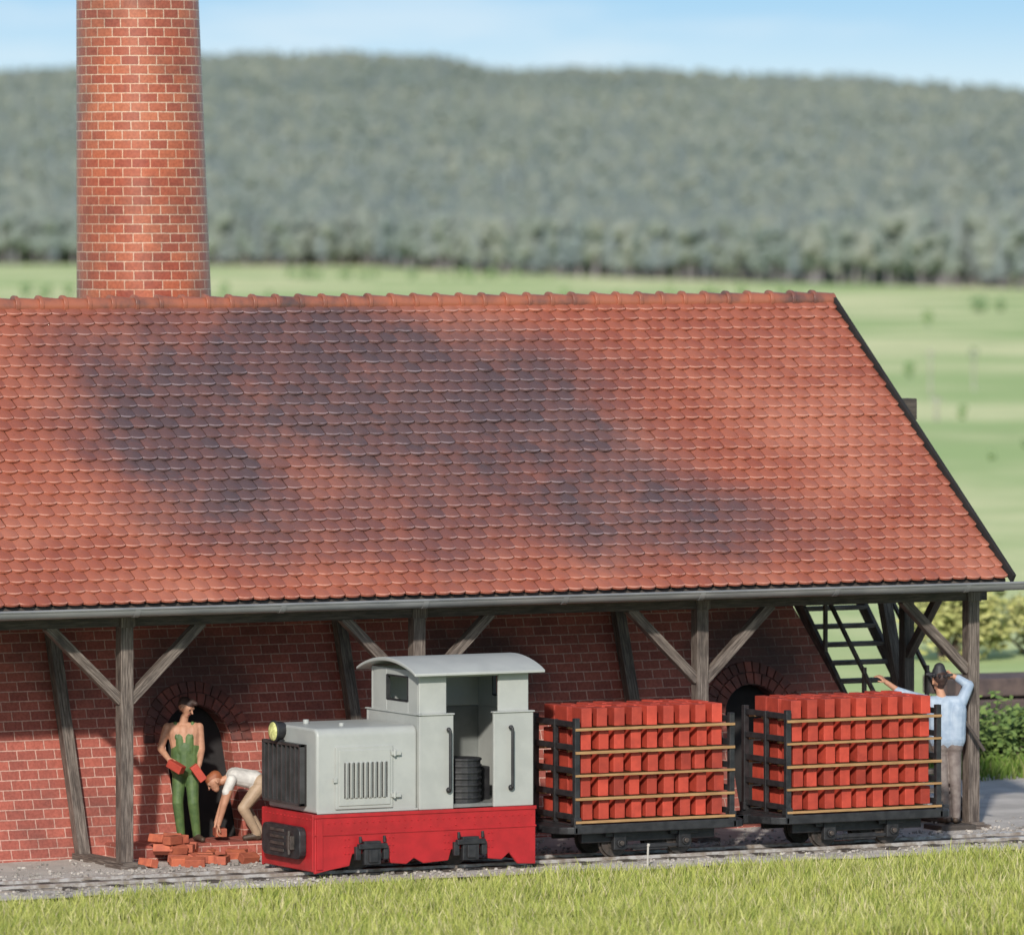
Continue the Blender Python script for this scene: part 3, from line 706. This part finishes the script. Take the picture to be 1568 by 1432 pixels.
# ------------------------------------------------------------ grass
def grassmat():
    m=bpy.data.materials.new('grass_blades'); m.use_nodes=True; nt=m.node_tree; nt.nodes.clear()
    out=nd(nt,'ShaderNodeOutputMaterial'); at=nd(nt,'ShaderNodeAttribute'); at.attribute_name='gcol'
    d=nd(nt,'ShaderNodeBsdfDiffuse'); tr_=nd(nt,'ShaderNodeBsdfTranslucent'); mx=nd(nt,'ShaderNodeMixShader'); mx.inputs[0].default_value=.35
    lk(nt,at.outputs['Color'],d.inputs[0]); lk(nt,at.outputs['Color'],tr_.inputs[0]); lk(nt,d.outputs[0],mx.inputs[1]); lk(nt,tr_.outputs[0],mx.inputs[2]); lk(nt,mx.outputs[0],out.inputs[0]); return m
M['grass']=grassmat()
def grass(name,xs,ys,hs,zbase=0,wd=.009,palette=None,pr=(.32,.28,.17,.14,.09)):
    n=len(xs); ang=rng.uniform(0,2*np.pi,n); la=rng.uniform(0,2*np.pi,n); lean=rng.uniform(.05,.6,n)*hs
    w=wd*rng.uniform(.6,1.5,n)
    P=np.zeros((n,5,3)); dx=np.cos(ang)*w; dy=np.sin(ang)*w
    lx=np.cos(la)*lean; ly=np.sin(la)*lean
    P[:,0]=np.stack([xs-dx,ys-dy,np.full(n,zbase-.02)],1); P[:,1]=np.stack([xs+dx,ys+dy,np.full(n,zbase-.02)],1)
    P[:,2]=np.stack([xs-dx*.8+lx*.3,ys-dy*.8+ly*.3,zbase+hs*.55],1); P[:,3]=np.stack([xs+dx*.8+lx*.3,ys+dy*.8+ly*.3,zbase+hs*.55],1)
    P[:,4]=np.stack([xs+lx,ys+ly,zbase+hs],1)
    me=bpy.data.meshes.new(name); base=(np.arange(n)*5)[:,None]
    q=(base+np.array([0,1,3,2])).reshape(-1); t3=(base+np.array([2,3,4])).reshape(-1)
    me.vertices.add(n*5); me.vertices.foreach_set('co',P.reshape(-1))
    me.loops.add(n*7); me.polygons.add(n*2)
    loops=np.concatenate([q,t3]).astype(np.int32); me.loops.foreach_set('vertex_index',loops)
    starts=np.concatenate([np.arange(n)*4,4*n+np.arange(n)*3]).astype(np.int32)
    me.polygons.foreach_set('loop_start',starts)
    me.update(calc_edges=True); me.validate()
    pal=np.array(palette or [(.47,.50,.13),(.56,.57,.20),(.36,.42,.10),(.70,.63,.36),(.24,.31,.07)])
    pi=rng.choice(len(pal),n,p=list(pr)); c=pal[pi]*rng.uniform(.75,1.2,(n,1))
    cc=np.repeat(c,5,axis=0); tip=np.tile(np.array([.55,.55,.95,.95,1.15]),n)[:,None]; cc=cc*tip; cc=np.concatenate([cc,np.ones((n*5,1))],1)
    a=me.color_attributes.new('gcol','FLOAT_COLOR','POINT'); a.data.foreach_set('color',cc.reshape(-1).astype(np.float32))
    me.materials.append(M['grass']); o=bpy.data.objects.new(name,me); COL.objects.link(o); return o
N=150000
gx=rng.uniform(-10,15,N); gy=rng.uniform(-9,-.55,N)
patch=.5+.5*np.sin(gx*1.7+np.sin(gy*2.1)*1.4)*np.sin(gy*1.9+gx*.6)
edge=np.clip((-.50-gy)/.9,0,1)
keep=rng.uniform(0,1,N)<(.22+.6*edge*(.4+.6*patch)+.1)
gh=(.08+.12*patch*edge+.22*rng.beta(2,3.5,N))*(.40+.60*edge)
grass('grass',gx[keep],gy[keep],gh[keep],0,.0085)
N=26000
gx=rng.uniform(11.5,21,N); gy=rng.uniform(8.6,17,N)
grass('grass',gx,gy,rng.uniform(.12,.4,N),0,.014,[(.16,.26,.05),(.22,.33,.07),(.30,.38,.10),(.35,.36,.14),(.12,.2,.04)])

def leafmat(name,c1,c2):
    m,nt,b=newmat(name); at=nd(nt,'ShaderNodeAttribute'); at.attribute_name='rnd'
    lk(nt,mixc(nt,at.outputs['Fac'],c1,c2),b.inputs['Base Color']); b.inputs['Roughness'].default_value=.7; return m
M['leafA']=leafmat('bush_leaves',(.07,.13,.03),(.20,.28,.07)); M['leafB']=leafmat('yellow_leaves',(.36,.38,.12),(.52,.50,.2))
def bush(name,loc,w,h,n,mat,ls=.06):
    e=empty(name,loc); cl=[(rng.normal(0,w*.28),rng.normal(0,w*.28),h*rng.uniform(.3,.85),rng.uniform(.15,.32)*w) for _ in range(10)]
    m=MB()
    for i in range(n):
        c=cl[rng.integers(len(cl))]; d=Vector(rng.normal(0,1,3)).normalized()*c[3]*rng.uniform(.5,1.1)
        p=Vector(c[:3])+d; p.z=max(p.z,.03); a=Vector(rng.normal(0,1,3)).normalized(); b_=a.orthogonal().normalized(); s=ls*rng.uniform(.6,1.4)
        m.add([p-a*s,p+b_*s*.45,p+a*s,p-b_*s*.45],[(0,1,2,3)])
    o=m.obj('foliage',mat,e,fix=False); at=o.data.attributes.new('rnd','FLOAT','FACE'); at.data.foreach_set('value',rng.uniform(0,1,n).astype(np.float32))
    m=MB()
    for c in cl: m.cyl((0,0,-.05),c[:3],.02*w,.006*w,n=6)
    m.obj('stems','log',e)
bush('bush',(14.3,9.6,0),1.0,.75,1500,'leafA',.06)
bush('bush',(16.0,10.4,0),1.3,1.0,2200,'leafA',.07)
bush('bush',(17.2,11.9,0),1.0,.8,1300,'leafA',.06)
bush('bush',(29.0,33.5,-.2),2.0,1.7,3000,'leafB',.09)
bush('bush',(31.5,34.5,-.2),1.6,1.3,2000,'leafB',.09)
b=MB()
for j in range(3):
    for i in range(3): b.beam((18.2+random.uniform(-.2,.2),15.6+i*.42,.18+j*.32),(21.2+random.uniform(-.3,.2),15.3+i*.42,.18+j*.32),.34,.28)
b.obj('timber_sleeper_pile','log',None,.03)
for (r_,d_,h_) in((23.3,400,2.6),(27.0,420,2.4),(19.5,330,1.2)):
    x,y=W(r_,d_); z=float(terr(r_,d_)); b=MB(); b.cyl((x,y,z-.2),(x,y,z+h_),.07,.05,n=8); b.box(x-.35,x+.35,y-.03,y+.03,z+h_-.25,z+h_-.17); b.obj('meadow_pole','pebble')

# ------------------------------------------------------------ forest
def treemesh(name,seed,conifer):
    rd_=random.Random(seed); bm=bmesh.new()
    if conifer:
        for z,r_,h in((3,2.4,4.5),(5.5,2.0,4),(8,1.4,4)):
            g_=bmesh.ops.create_cone(bm,segments=8,radius1=r_,radius2=.1,depth=h,matrix=Matrix.Translation((rd_.uniform(-.2,.2),rd_.uniform(-.2,.2),z+h/2)))
            for v in g_['verts']: v.co+=Vector((rd_.uniform(-.35,.35),rd_.uniform(-.35,.35),rd_.uniform(-.5,.5)))
    else:
        for i in range(8):
            a_=rd_.uniform(0,6.28); rr=rd_.uniform(0,2.0)
            g_=bmesh.ops.create_icosphere(bm,subdivisions=1,radius=rd_.uniform(1.2,2.0),matrix=Matrix.Translation((math.cos(a_)*rr,math.sin(a_)*rr,rd_.uniform(4.8,9.8))))
            for v in g_['verts']: v.co+=Vector([rd_.uniform(-.45,.45) for _ in range(3)])
    nf=len(bm.faces)
    bmesh.ops.create_cone(bm,segments=5,radius1=.32,radius2=.15,depth=7,matrix=Matrix.Translation((0,0,3.3)))
    bm.faces.ensure_lookup_table()
    for f in bm.faces[nf:]: f.material_index=1
    me=bpy.data.meshes.new(name); bm.to_mesh(me); bm.free(); return me
def forestleaf(name,c1,c2):
    m,nt,b=newmat(name); oi=nd(nt,'ShaderNodeObjectInfo')
    ge=nd(nt,'ShaderNodeNewGeometry'); n_=noise(nt,ge.outputs['Position'],.006,4,.6)
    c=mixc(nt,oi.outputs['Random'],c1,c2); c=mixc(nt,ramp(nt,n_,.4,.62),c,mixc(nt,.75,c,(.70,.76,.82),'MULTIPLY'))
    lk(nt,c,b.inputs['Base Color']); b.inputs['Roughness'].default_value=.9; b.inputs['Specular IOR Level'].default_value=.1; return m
FL=[forestleaf('forest_canopy_a',(.185,.22,.195),(.235,.265,.225)),forestleaf('forest_canopy_b',(.165,.20,.195),(.205,.235,.22)),forestleaf('forest_canopy_c',(.21,.24,.20),(.26,.28,.23))]  # canopy colours paled and greyed to paint in distance haze
TRK=pmat('tree_trunks',(.30,.27,.29),(.22,.20,.22),.4,.9)
F=empty('forest')
def scatter(name,pts,size,me,parent,mats):
    vs=[];fs=[]
    for (x,y,z),s in zip(pts,size):
        a=random.uniform(0,6.28); o=len(vs); h=s*.7071
        for k_ in range(4): vs.append((x+h*math.cos(a+k_*math.pi/2),y+h*math.sin(a+k_*math.pi/2),z))
        fs.append((o,o+1,o+2,o+3))
    m=bpy.data.meshes.new(name); m.from_pydata(vs,[],fs); o=bpy.data.objects.new(name,m); COL.objects.link(o); o.parent=parent
    o.instance_type='FACES'; o.use_instance_faces_scale=True; o.show_instancer_for_render=False; o.show_instancer_for_viewport=False
    for mt in mats: me.materials.append(mt)
    c_=bpy.data.objects.new(name+'_tree',me); COL.objects.link(c_); c_.parent=o
def edge_d(r): return 1960-np.clip((r+40)/140,0,1)*640+30*np.sin(r*.03)
n=46000
dd=1300+(5750-1300)*rng.uniform(0,1,n)**.85; rr=rng.uniform(-1,1,n)*(110+.14*dd)
kp=dd>edge_d(rr); dd=dd[kp]; rr=rr[kp]
r2=rng.uniform(-380,380,2600); d2=edge_d(r2)+rng.uniform(0,60,2600)
dd=np.concatenate([dd,d2]); rr=np.concatenate([rr,r2])
zz=terr(rr,dd)
pts=[(*W(r_,d_),z_-.3) for r_,d_,z_ in zip(rr,dd,zz)]
ty=rng.integers(0,3,len(pts))
for k_ in range(3):
    pk=[p for p,t_ in zip(pts,ty) if t_==k_]; scatter('forest_patch_%d'%(k_+1),pk,[random.uniform(.7,1.4) for _ in pk],treemesh('ft%d'%k_,k_+3,k_==1),F,[FL[k_],TRK])
S=empty('meadow_shrubs'); sp=[];ss=[]
for (r0,r1,d0,d1,n_) in((-160,-40,1200,1230,26),(10,50,1150,1200,14),(60,110,1000,1020,16),(-50,0,1550,1580,26)):
    for i in range(n_):
        u=random.random(); r_=r0+(r1-r0)*u+random.uniform(-3,3); d_=d0+(d1-d0)*u+random.uniform(-5,5); sp.append((*W(r_,d_),float(terr(r_,d_))-1.0)); ss.append(random.uniform(.2,.36))
for r_,d_,s_ in((26,470,.14),(21,335,.1),(22.5,300,.11),(36,560,.12),(31.5,400,.12),(24,290,.09),(44,760,.22),(-30,900,.2),(17.5,262,.07),(20,280,.07)):
    sp.append((*W(r_,d_),float(terr(r_,d_))-.4)); ss.append(s_)
scatter('shrub_patch',sp,ss,treemesh('sh',11,False),S,[forestleaf('shrub_green',(.20,.28,.13),(.26,.34,.17)),TRK])

# ------------------------------------------------------------ light, sky, camera
EL=math.radians(27); sx,sy=-.56,-.828
sdv=Vector((sx*math.cos(EL),sy*math.cos(EL),math.sin(EL)))
sl=bpy.data.lights.new('sun','SUN'); sl.energy=3.9; sl.angle=math.radians(2); sl.color=(1,.95,.87)
so=bpy.data.objects.new('sun',sl); COL.objects.link(so); so.rotation_euler=sdv.to_track_quat('Z','Y').to_euler(); so.location=(-30,-40,40)
w=bpy.data.worlds.new('World'); scene.world=w; w.use_nodes=True; nt=w.node_tree; bg=nt.nodes['Background']
sk=nd(nt,'ShaderNodeTexSky'); sk.sky_type='NISHITA'; sk.sun_disc=False; sk.sun_elevation=EL; sk.sun_rotation=math.atan2(sx,sy)%(2*math.pi); sk.ozone_density=1.2
STR=.14
tc=nd(nt,'ShaderNodeTexCoord').outputs['Generated']; sp_=nd(nt,'ShaderNodeSeparateXYZ'); lk(nt,tc,sp_.inputs[0])
lowf=ramp(nt,sp_.outputs[2],.012,.030)
q=1/STR
col=mixc(nt,lowf,(.66*q,.85*q,.95*q),(.40*q,.68*q,.92*q))
cl=ramp(nt,noise(nt,tc,14,5,.6,(1,1,6)),.48,.72)
col=mixc(nt,mathn(nt,'MULTIPLY',cl,.45),col,(.80*q,.90*q,.96*q))
hf=ramp(nt,sp_.outputs[2],.35,.05)
lk(nt,mixc(nt,hf,sk.outputs[0],col),bg.inputs[0]); bg.inputs[1].default_value=STR
cd=bpy.data.cameras.new('camera'); cam=bpy.data.objects.new('camera',cd); COL.objects.link(cam); scene.camera=cam
cam.location=CAM; cam.rotation_euler=(math.pi/2,0,-TH)
cd.sensor_width=36; cd.lens=11000/1568*36; cd.shift_y=-419/1568; cd.clip_start=1; cd.clip_end=20000
cd.dof.use_dof=True; cd.dof.focus_distance=87.5; cd.dof.aperture_fstop=1.45
scene.view_settings.view_transform='Standard'; scene.view_settings.look='None'; scene.view_settings.exposure=0
